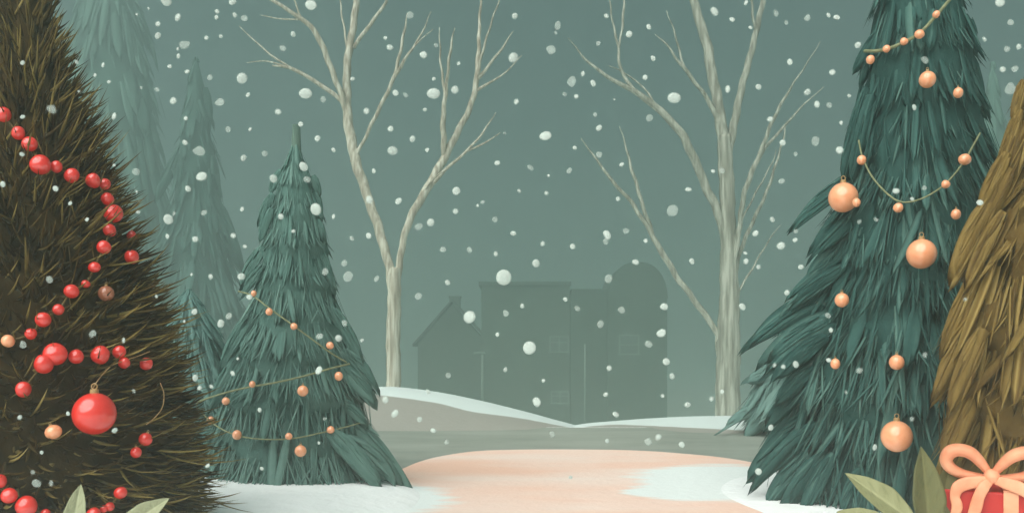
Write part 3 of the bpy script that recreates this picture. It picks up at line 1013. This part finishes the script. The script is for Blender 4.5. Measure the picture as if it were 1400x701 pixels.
def string_of(env, name, label, cat, line, beads, wire, rw, lift, group=None, sag=0.0):
    """beads: (px, py, r px, material)."""
    P = [env.hit(x, y, 1.0, lift) for x, y in line]
    t = thing(name, label, cat, P[0], group)
    sp = spline(P, 8)
    Geo().tube(sp, rw, 6).build('cord', M[wire], t, True)
    for i, (x, y, r, m) in enumerate(beads):
        q = env.hit(x, y, 1.0, lift)
        rr = r / F * q[1]
        q = W(x, y, q[1] - rr * 0.5)
        o = bpy.data.objects.new('bead', BALLS[m][i % 4])
        COL.objects.link(o)
        o.parent = t
        o.location = tuple(q - OFF[t.name])
        o.scale = (rr, rr, rr * (1.0 + 0.12 * math.sin(i * 2.3)))
        o.rotation_euler = (i * 0.9, i * 1.7, 0)
    return t


R, PE = 'red_ball', 'peach_ball'
b1 = [(5, 157, 10, R), (25, 182, 9, R), (41, 197, 10.5, R), (55, 225, 13, R), (77, 228, 8, R), (98, 240, 10, R), (127, 247, 10, R), (143, 252, 8, R), (147, 272, 9, R), (155, 292, 12.5, R),
      (150, 315, 9, R), (142, 338, 9, R), (180, 351, 10, R), (129, 365, 8, R), (117, 388, 5.5, R), (98, 398, 9.5, R), (80, 423, 8, R), (59, 437, 10, R), (42, 456, 8, R), (11, 466, 8.5, PE)]
string_of(LFT, 'bead_garland', 'long red bead garland zigzagging down the upper part of the bristly brown conifer', 'garland',
          [(x, y) for x, y, r, m in b1 if (x, y) not in ((180, 351), (143, 252))], b1, 'dark_wire', 0.006, 0.10, 'bead garlands on the brown conifer')
b2 = [(32, 532, 10.5, R), (60, 497, 13, R), (76, 484, 16, R), (104, 487, 9.5, R), (137, 485, 12.5, R), (163, 481, 9, R), (170, 496, 8, R), (200, 497, 8.5, R)]
string_of(LFT, 'bead_garland', 'short swag of big clustered red beads just above the large red bauble', 'garland',
          [(x, y) for x, y, r, m in b2], b2, 'dark_wire', 0.006, 0.10, 'bead garlands on the brown conifer')
b3 = [(-12, 640, 9, R), (0, 657, 9, R), (13, 677, 11, R), (36, 691, 13.5, R), (62, 702, 7, R), (90, 712, 8, R), (128, 703, 10, R), (142, 695, 5, R), (150, 692, 6.5, R), (165, 673, 8.5, R)]
string_of(LFT, 'bead_garland', 'lowest red bead garland, running behind the pale leaves', 'garland',
          [(x, y) for x, y, r, m in b3], b3, 'dark_wire', 0.006, 0.10, 'bead garlands on the brown conifer')
bg = 'baubles on the brown conifer'
big = bauble(LFT, 129, 565, 28, R, 'largest glossy red bauble on the bristly brown conifer', bg, lift=0.08)
bauble(LFT, 73, 590, 11, PE, 'oval peach bauble beside the largest red bauble', bg, 0.88, -0.4, lift=0.08)
bauble(LFT, 145, 401, 10.5, 'rust_ball', 'dull rusty brown bauble on the bristly brown conifer', bg, lift=0.05)
bauble(LFT, 180, 323, 6.5, R, 'tiny red bauble at the needle tips outside the bead garland', bg, 1.2, lift=0.05)
bauble(LFT, 199, 600, 9, R, 'upper of two small red baubles close together right of the largest one', bg, 1.0, 0.3, lift=0.08)
bauble(LFT, 186, 618, 7.5, R, 'lower of two small red baubles close together right of the largest one', bg, lift=0.08)
# loose threads
for lab, pl in (('thin looping thread rising from the largest red bauble through the needles', [(124, 536), (135, 518), (152, 500), (172, 492), (190, 486), (205, 480)]),
                ('thin tan thread curling down near the needle tips', [(219, 523), (224, 538), (222, 556), (212, 570), (200, 580)])):
    P = [LFT.hit(x, y, 1.0, 0.14) for x, y in pl]
    tag(Geo().tube(spline(P, 6), [0.0035] * (6 * (len(P) - 1) + 1), 5).build('thread', M['brass'], None, True), lab, 'thread', 'loose threads on the brown conifer')

# strings on the middle fir
s1 = [(347, 401, 4, PE), (368, 426, 5, PE), (402, 446, 5, PE), (451, 472, 5, PE)]
string_of(MID, 'light_string', 'thin pale light string slanting across the upper part of the grey-teal fir', 'light string',
          [(326, 398), (345, 404), (368, 421), (400, 444), (430, 466), (452, 482), (474, 495)], s1, 'wire', 0.009, 0.05, 'light strings on the grey-teal fir')
s2 = [(463, 514, 6, PE), (345, 525, 4.5, PE), (309, 548, 5.5, PE)]
string_of(MID, 'light_string', 'middle light string crossing the grey-teal fir', 'light string',
          [(478, 497), (450, 504), (415, 514), (375, 523), (335, 530), (300, 539), (274, 548), (268, 554)], s2, 'wire', 0.011, 0.05, 'light strings on the grey-teal fir')
s3 = [(288, 574, 5.5, PE), (324, 594, 6.5, PE), (395, 596, 5, PE), (452, 587, 5, PE)]
string_of(MID, 'light_string', 'lowest light string sagging across the skirt of the grey-teal fir', 'light string',
          [(270, 556), (278, 566), (298, 583), (325, 595), (360, 600), (400, 599), (440, 591), (470, 584), (495, 577)], s3, 'wire', 0.008, 0.05, 'light strings on the grey-teal fir')
bg = 'baubles on the grey-teal fir'
bauble(MID, 414, 534, 7.5, PE, 'peach bauble under the middle light string of the grey-teal fir', bg, lift=0.05)
bauble(MID, 411, 616, 8, PE, 'peach bauble hanging below the lowest light string of the grey-teal fir', bg, lift=0.05)

# the teal fir
s4 = [(1190, 82, 6, PE), (1212, 67, 5, PE), (1236, 57, 5.5, PE), (1257, 47, 6, PE), (1280, 20, 5, PE)]
string_of(TEAL, 'light_string', 'upper light string climbing across the top of the big teal fir', 'light string',
          [(1182, 70), (1198, 70), (1214, 67), (1236, 58), (1258, 45), (1276, 26), (1290, 10), (1305, -8)], s4, 'wire', 0.017, 0.08, 'light strings on the big teal fir')
s5 = [(1178, 219, 6.5, PE), (1228, 284, 6.5, PE), (1293, 252, 6, PE), (1319, 218, 7.5, PE)]
string_of(TEAL, 'light_string', 'lower light string hanging in a deep loop on the big teal fir', 'light string',
          [(1174, 192), (1179, 214), (1190, 238), (1206, 258), (1226, 274), (1244, 276), (1268, 268), (1294, 250), (1316, 224), (1330, 200), (1340, 182)], s5, 'wire', 0.009, 0.08, 'light strings on the big teal fir')
bg = 'peach baubles on the big teal fir'
for (x, y, r, lab) in ((1153, 270, 19.5, 'large peach bauble at the edge of the teal fir with a small one touching it'),
                       (1260, 347, 19.5, 'large peach bauble at mid height on the teal fir below its lower light string'),
                       (1226, 596, 20.5, 'lowest large peach bauble on the teal fir, above the sage leaves'),
                       (1268, 109, 11, 'medium peach bauble on the teal fir below its upper light string'),
                       (1310, 127, 6.5, 'small oval peach bauble right of the medium one near the fir top'),
                       (1171, 277, 5.5, 'tiny peach bauble touching a large one at the edge of the teal fir'),
                       (1307, 293, 6.5, 'small peach bauble just under the right end of the lower light string'),
                       (1151, 410, 9.5, 'medium peach bauble on a left bough of the teal fir at mid height'),
                       (1226, 495, 10, 'medium peach bauble above the lowest large bauble of the teal fir'),
                       (1142, 497, 6.5, 'small peach bauble on the lower left boughs of the teal fir')):
    bauble(TEAL, x, y, r, PE, lab, bg, 1.12 if r < 7 else 1.03, 0.0, lift=0.09 if (x, y) != (1171, 277) else 0.25)

# ================================================================== LEAVES
def leaf(parent, base, tip, width, mat, fold=0.25, droop=0.1, facing=(0.1, -1, 0.5), seed=0):
    base, tip = np.array(base, float), np.array(tip, float)
    ax = tip - base
    L = np.linalg.norm(ax)
    ax /= L
    fn = np.array(facing, float)
    fn -= ax * fn.dot(ax)
    fn /= np.linalg.norm(fn)
    sd = np.cross(ax, fn)
    nu, nv = 22, 12
    V, T = [], []
    rr = random.Random(seed)
    for side in (0, 1):
        for i in range(nu + 1):
            t = i / nu
            w = width * (math.sin(math.pi * min(1, 0.04 + 0.96 * t) ** 0.8) ** 0.85 + 0.02) * (1 + 0.03 * math.sin(t * 17 + seed))
            for j in range(nv + 1):
                s = j / nv * 2 - 1
                vein = abs(math.sin((t * 9 - abs(s) * 2.2) * math.pi)) < 0.16
                p = base + ax * (L * t) + sd * (w * s) + fn * (fold * w * abs(s) - droop * L * t * t) - fn * (0.003 if side else 0)
                p = p + fn * (0.012 * width * 8 * math.sin(t * 9 + s * 2 + seed) * 0.4 * abs(s))
                V.append(p)
                T.append((0.85 if abs(s) < 0.08 else 0.42 + 0.22 * (s > 0) - (0.16 if vein else 0)))
    m = nv + 1
    A = (nu + 1) * m
    f = []
    for i in range(nu):
        for j in range(nv):
            q = (i * m + j, i * m + j + 1, (i + 1) * m + j + 1, (i + 1) * m + j)
            f.append(q)
            f.append(tuple(A + k for k in reversed(q)))
    rim = [j for j in range(m)] + [i * m + nv for i in range(1, nu + 1)] + [nu * m + j for j in reversed(range(nv))] + [i * m for i in reversed(range(1, nu))]
    for a, b in zip(rim, rim[1:] + rim[:1]):
        f.append((b, a, A + a, A + b))
    return mesh_obj('leaf', np.array(V), f, mat, parent, T, True)


def plant(label, gx, gy, leaves, group):
    root = thing('broad_leaf_plant', label, 'plant', (gx, gy, 0), group)
    g = Geo()
    for i, (b, tip, w, mt, dd) in enumerate(leaves):
        B, Tp = W(*b, gy + dd), W(*tip, gy + dd * 1.2)
        leaf(root, B, Tp, w / F * gy, M[mt], 0.22, 0.05, (0.15, -1, 0.55), i * 3 + 1)
        g.tube(spline([(gx + 0.02 * i, gy, -0.02), (gx * 0.6 + B[0] * 0.4, gy + dd * 0.4, B[2] * 0.55), B], 6), [0.012 - 0.0004 * k for k in range(13)], 6)
    g.build('stem', M['leaf_dark'], root, True)
    return root


pg = 'broad leaves in front of the trees'
gl = W(150, 700, 4.6)
plant('pale green leaves poking up in front of the bristly brown conifer', gl[0], 4.6,
      [((98, 735), (109, 662), 15, 'leaf_pale', 0.0), ((160, 730), (229, 680), 17, 'leaf_pale', -0.05), ((150, 750), (60, 716), 15, 'leaf_pale', 0.1), ((160, 760), (200, 722), 15, 'leaf_pale', -0.15)], pg)
gr = W(1235, 700, 5.3)
plant('sage and olive leaves growing beside the red gift', gr[0], 5.3,
      [((1248, 712), (1159, 645), 20, 'leaf_light', -0.1), ((1215, 718), (1146, 698), 14, 'leaf_light', -0.2), ((1272, 735), (1263, 610), 25, 'leaf_dark', 0.08), ((1280, 730), (1302, 632), 24, 'leaf_dark', 0.12)], pg)

# ================================================================== GIFT
GD = 5.3
gx, gtop = tx(1359, GD), tz(673, GD)
hw = 72 / F * GD
gift = thing('gift_box', 'red wrapped gift tied with a puffy peach ribbon bow', 'gift', (gx, GD + 0.2, 0))
gift.rotation_euler = (0, 0, -math.radians(26))
gift.scale = (0.9, 1, 1)
gift.location.x += 0.088


def rbox(name, x0, x1, y0, y1, z0, z1, mat, parent, bev=0.012):
    o = Geo().box(x0, x1, y0, y1, z0, z1).build(name, mat, parent)
    b = o.modifiers.new('Bevel', 'BEVEL')
    b.width = bev
    b.segments = 3
    return o


rbox('box', gx - hw, gx + hw, GD, GD + 0.42, 0, gtop, M['gift_red'], gift)


def px_x(px):
    return tx(px, GD)


for (a, b) in ((1374, 1394),):
    g = Geo()
    g.box(px_x(a), px_x(b), GD - 0.010, GD - 0.0025, 0.0, gtop + 0.004)
    g.box(px_x(a), px_x(b), GD - 0.010, GD + 0.43, gtop + 0.006, gtop + 0.013)
    g.build('band', M['ribbon'], gift)
# ribbon ends that fall from the knot over the front of the box
def tail(pts, rad):
    P = [np.array([tx(x, GD), GD - 0.022 + dd, tz(y, GD)]) for x, y, dd in pts]
    sp = spline(P, 7)
    rr = np.interp(np.linspace(0, 1, len(sp)), np.linspace(0, 1, len(rad)), rad) / F * GD
    Geo().tube(sp, list(rr), 12, flat=0.22, flatdir=(0, 1, 0)).build('ribbon_tail', M['ribbon'], gift, True)


tail([(1356, 656, 0.02), (1342, 659, 0), (1325, 662, -0.006), (1312, 669, -0.008), (1308, 682, -0.002), (1311, 695, -0.008), (1306, 712, -0.004)], [5, 8, 9, 9, 7, 8, 6])
tail([(1357, 657, 0.015), (1348, 665, -0.014), (1341, 678, -0.018), (1337, 692, -0.012), (1331, 714, -0.016)], [5, 8, 8, 9, 8])
tail([(1361, 656, 0.02), (1376, 659, 0), (1394, 664, -0.006), (1408, 673, -0.010), (1413, 690, -0.004), (1410, 712, -0.01)], [5, 8, 9, 8, 7, 8])


def loop(pts, rad, flat=1.5):
    P = [np.array([tx(x, GD), GD + 0.06 + dd, tz(y, GD)]) for x, y, dd in pts]
    sp = spline(P, 6)
    rr = np.interp(np.linspace(0, 1, len(sp)), np.linspace(0, 1, len(rad)), rad) / F * GD
    Geo().tube(sp, list(rr), 12, flat=flat, flatdir=(0, 1, 0)).build('bow_loop', M['ribbon'], gift, True)


loop([(1356, 650, 0), (1344, 634, -0.03), (1330, 621, -0.05), (1314, 617, -0.06), (1301, 621, -0.06), (1296, 632, -0.05), (1302, 643, -0.04), (1318, 651, -0.02), (1340, 655, 0), (1356, 656, 0)],
     [5, 7.5, 9, 9, 10, 9.5, 8.5, 7, 6, 5])
loop([(1361, 650, 0), (1374, 634, -0.03), (1388, 622, -0.05), (1404, 617, -0.06), (1417, 621, -0.06), (1422, 632, -0.05), (1416, 643, -0.04), (1400, 651, -0.02), (1378, 655, 0), (1361, 656, 0)],
     [5, 7.5, 9, 9, 10, 9.5, 8.5, 7, 6, 5])
g = Geo()
kc = np.array([tx(1358.5, GD), GD + 0.02, tz(652, GD)])
prof = [(max(0.003, math.sin(math.pi * i / 12)) * 0.052 * (1 + 0.06 * math.cos(i * 2)), -math.cos(math.pi * i / 12) * 0.046) for i in range(13)]
g.lathe(prof, kc, 18)
g.build('knot', M['ribbon'], gift, True)

# ================================================================== FALLING SNOW
FL = """227 1 7;243 24 5;216 33 3.5;216 49 4;187 20 1.6;203 12 1.6;105 85 2.5;141 89 3.5;130 103 2.5;149 112 2.5;108 125 1.6;156 159 5;31 160 3;31 86 3;30 211 3;4 252 4;76 258 4;96 278 3;119 300 3;
156 226 2;187 262 1.6;189 290 2.5;232 91 3;244 77 3;243 67 2;297 16 3;296 24 3;318 2 5;282 52 3;302 50 2.5;321 21 3;256 98 3;331 107 7;339 130 3;342 177 2.5;333 216 4;237 138 4.5;254 162 3;253 195 3.5;
276 241 7;257 258 4;331 286 3;319 322 3.5;335 337 2.5;267 327 4;230 300 6.5;229 323 3;169 465 3;157 588 3.5;27 570 3;93 565 3;57 618 2.5;288 378 3.5;262 375 2;266 426 4;302 442 5;330 378 5;341 406 4;
325 490 2;318 510 3.5;267 516 4;273 530 3;289 528 2.5;252 439 2;214 405 2;284 636 3;425 7 7.5;401 47 3.5;418 128 9;380 153 4;411 170 3.5;434 189 4;415 228 6;374 244 5;456 205 3;432 286 8;456 296 3;
384 296 4;401 316 2.5;481 326 3;504 322 4;505 273 5;501 152 4;534 176 4;541 127 4.5;533 65 4;527 52 2.5;482 108 3;537 206 6;511 234 3;463 462 4.5;495 465 2.5;436 506 5.5;355 560 3;436 605 2;527 546 4.5;
540 565 5;574 573 3.5;592 588 3.5;585 535 3;358 640 2.5;704 22 4;788 132 3;797 101 3;702 79 6.5;706 139 3.5;746 186 7.5;579 75 5;593 128 9;622 123 5;593 108 2.5;627 87 2.5;581 150 2.5;624 261 5.5;
545 275 4.5;584 205 3;564 190 4;623 289 3.5;653 281 2;680 223 3.5;750 240 2;710 261 2.5;747 264 2.5;786 202 3;589 304 5;702 319 3.5;742 333 3;678 347 3;783 337 4;689 379 10.5;733 360 5.5;642 433 8.5;
724 475 9;869 358 4.5;946 357 4;1020 357 3.5;1037 365 3;612 386 3.5;773 409 3;714 418 3;680 457 3;908 419 5;904 455 6;911 494 5;919 514 4;833 503 3.5;828 539 3;842 566 4.5;940 553 4;906 541 2.5;973 545 3;
987 535 3;691 505 3;743 520 2.5;734 549 6;830 602 3;900 597 4;932 607 4;1015 419 4.5;780 652 2.5;977 16 5.5;1001 27 3.5;1020 4 3;1026 38 2.5;1080 85 4;1104 126 5;1117 143 4;1138 99 4;1053 163 3.5;
995 122 4;1037 119 4;922 134 9;882 106 3.5;893 80 3.5;860 47 4.5;887 37 3.5;829 22 3;811 114 4;819 175 4;840 136 1.6;850 225 3;941 259 3.5;830 321 6;883 329 3;845 272 3;975 234 3;1033 319 4;1056 300 3.5;
1068 336 5;1087 328 3;1019 346 2.5;1070 195 4;1133 21 3.5;1144 24 4;1148 205 5;1095 365 3.5;1076 400 3.5;1059 499 2.5;1071 501 3;1088 498 4.5;1133 492 3;1054 584 4;1037 644 4.5;1196 611 4;1136 451 3;
1367 4 6;1173 62 4;1250 147 3.5;1161 131 2.5;1150 168 2.5;1346 54 3;1393 64 3.5;1371 95 3.5;1340 277 4;1225 261 4;1247 272 2.5"""
FF = """71 150 5.5;186 235 5;334 25 5;252 62 6;287 106 4;301 140 6;312 177 4;273 207 7;279 291 4;238 292 3;215 123 3;193 120 2;68 382 5;32 471 4.5;127 456 5;183 534 2.5;50 660 6;70 660 3.5;45 645 3;
313 432 5;387 66 4;442 136 4;362 210 4;420 245 5;445 371 5;476 378 7;471 360 4;515 381 4;572 405 5;471 442 4;437 459 5;444 572 2.5;763 35 5;760 45 2;754 68 6;782 111 6;772 129 3;555 130 3;660 276 3;
725 229 4;778 233 4;573 310 5;677 300 4;606 341 4;642 341 4;690 182 2;561 21 5;596 62 3;832 381 6;789 421 4;692 428 4;850 424 4.5;821 443 5;887 470 5;613 513 4;755 593 4;886 603 5;611 604 3;1061 19 4;
1075 31 3;1134 144 4;1115 193 6;1088 211 3;1069 248 4;818 60 3;814 157 3;888 161 5;920 288 8;828 330 4;856 316 4;819 212 4;987 233 4;1088 316 3;1104 25 4;1132 431 4;1157 536 2.5;1175 506 4;1265 485 4;
1320 409 2.5;1265 82 5;1377 67 4;1388 94 4;1382 122 7;1382 31 4;1198 300 3;1175 303 3;1247 572 3;1264 257 3"""
SPECIAL = {(689, 379): 'largest round snowflake, hanging just above the flat-roofed house',
           (724, 475): 'big round snowflake in front of the flat-roofed house wall',
           (642, 433): 'big round snowflake beside the chimney of the gabled house',
           (593, 128): 'big oval snowflake between the two leaning stems of the slender bare tree',
           (418, 128): 'big oval snowflake above the stub top of the light-strung fir',
           (432, 286): 'big snowflake touching the upper right edge of the light-strung fir',
           (746, 186): 'large snowflake alone in the gap between the two bare trees',
           (922, 134): 'big oval snowflake between the spreading branches of the stout bare tree',
           (425, 7): 'round snowflake at the top of the picture among the slender tree branches',
           (734, 549): 'round snowflake low on the flat-roofed house beside its bottom window',
           (276, 241): 'round white snowflake on the right side of the faint pointed fir',
           (331, 107): 'round white snowflake in open mist right of the faint pointed fir tip',
           (920, 288): 'largest see-through snowflake, between the lower branches of the stout bare tree'}


def flake_mesh(name, mat, seed, star):
    """a clump of ice crystals: round body with uneven lumps"""
    rr = random.Random(seed)
    g = Geo()
    g.lathe([(max(0.01, math.sin(math.pi * i / 12)), -math.cos(math.pi * i / 12)) for i in range(13)], (0, 0, 0), 18)
    dirs = [Vector((rr.uniform(-1, 1), rr.uniform(-1, 1), rr.uniform(-1, 1))).normalized() for _ in range(7)]
    v = []
    for p in g.v:
        q = Vector(p)
        k = 1.0
        for i, dv in enumerate(dirs):
            k += star * math.exp(-6 * (1 - q.normalized().dot(dv))) * (1 if i % 2 else -1)
        v.append(tuple(q * k))
    me = bpy.data.meshes.new(name)
    me.from_pydata(v, [], g.f)
    me.polygons.foreach_set('use_smooth', np.full(len(me.polygons), True))
    me.materials.append(mat)
    return me


FM = [flake_mesh('snowflake', M['flake'], i, 0.05 + 0.035 * i) for i in range(5)]
FX = [flake_mesh('snowflake', M['flake_faint'], 20 + i, 0.16 + 0.05 * i) for i in range(4)]
FRND = random.Random(5)
for txt, pool, lab in ((FL, FM, 'small white snowflake drifting down through the mist'), (FF, FX, 'faint see-through snowflake drifting down through the mist')):
    for it in txt.replace('\n', '').split(';'):
        x, y, r = (float(v) for v in it.split())
        d = FRND.uniform(2.2, 4.3)
        o = bpy.data.objects.new('snowflake', pool[0 if r >= 8 and pool is FM else FRND.randrange(len(pool))])
        COL.objects.link(o)
        o.location = tuple(W(x, y, d))
        s = r / F * d
        a = FRND.uniform(0.85, 1.15) if r < 8 else 1.0
        o.scale = (s * a, s * 0.4, s / a)
        if (x, y) in ((418, 128), (593, 128), (922, 134)):
            o.scale = (s, s * 0.4, s * 0.78)
        o.rotation_euler = (FRND.uniform(-0.5, 0.3), FRND.uniform(-1.5, 1.5), FRND.uniform(-0.4, 0.4))
        if (x, y) in ((418, 128), (593, 128), (922, 134)):
            o.rotation_euler = (0, 0.08, 0)
        tag(o, SPECIAL.get((int(x), int(y)), lab), 'snowflake', 'falling snowflakes')

# ================================================================== AIR, LIGHT, CAMERA
HZ = Geo().box(-240, 240, -20, 405, -9.2, 35.5)
m = bpy.data.materials.new('pale_mist')
m.use_nodes = True
nt = m.node_tree
nt.nodes.clear()
out = nt.nodes.new('ShaderNodeOutputMaterial')
pv = nt.nodes.new('ShaderNodeVolumePrincipled')
pv.inputs['Color'].default_value = (0.77, 0.935, 0.90, 1)
pv.inputs['Density'].default_value = 0.0132
pv.inputs['Anisotropy'].default_value = 0.745
nt.links.new(pv.outputs['Volume'], out.inputs['Volume'])
HZ.build('haze', m, None, False, 'stuff')

to_sun = Vector((-0.38, -0.60, 0.70)).normalized()
EL = math.asin(to_sun.z)
w = bpy.data.worlds.new('World')
SC.world = w
w.use_nodes = True
nt = w.node_tree
bg = nt.nodes['Background']
sky = nt.nodes.new('ShaderNodeTexSky')
sky.sky_type = 'NISHITA'
sky.sun_disc = False
sky.sun_elevation = EL
sky.sun_rotation = math.atan2(to_sun.x, to_sun.y) % (2 * math.pi)
sky.air_density = 1.0
sky.dust_density = 3.0
tc = nt.nodes.new('ShaderNodeTexCoord')
n = nt.nodes.new('ShaderNodeTexNoise')
n.inputs['Scale'].default_value = 2.6
n.inputs['Detail'].default_value = 3
nt.links.new(tc.outputs['Generated'], n.inputs['Vector'])
r = ramp(nt, [(0.35, (0.16, 0.32, 0.28, 1)), (0.65, (0.235, 0.41, 0.355, 1))])     # the overcast deck
nt.links.new(n.outputs['Fac'], r.inputs['Fac'])
mx = nt.nodes.new('ShaderNodeMixRGB')
mx.inputs['Fac'].default_value = 0.965
nt.links.new(sky.outputs['Color'], mx.inputs['Color1'])
nt.links.new(r.outputs['Color'], mx.inputs['Color2'])
nt.links.new(mx.outputs['Color'], bg.inputs['Color'])
bg.inputs['Strength'].default_value = 0.075

sl = bpy.data.lights.new('sun', 'SUN')
sl.energy = 1.5
sl.angle = math.radians(70)
sl.color = (1.0, 0.95, 0.92)
so = bpy.data.objects.new('sun', sl)
COL.objects.link(so)
so.rotation_euler = (-to_sun).to_track_quat('-Z', 'Y').to_euler()

cam = bpy.data.cameras.new('camera')
cam.sensor_width = 36
cam.lens = F / 1400 * 36
cam.shift_y = (HY - 350.5) / 1400
cam.clip_end = 2000
cam.clip_start = 0.05
cam.dof.use_dof = True
cam.dof.focus_distance = 9.0
cam.dof.aperture_fstop = 4.0
co = bpy.data.objects.new('camera', cam)
COL.objects.link(co)
co.location = (0, 0, CAMZ)
co.rotation_euler = (math.radians(90), 0, 0)
SC.camera = co

SC.view_settings.view_transform = 'Standard'
SC.view_settings.look = 'None'
SC.view_settings.gamma = 1
SC.view_settings.exposure = 1.96
SC.cycles.use_denoising = True
SC.cycles.max_bounces = 6
SC.cycles.volume_bounces = 2
SC.cycles.transparent_max_bounces = 12
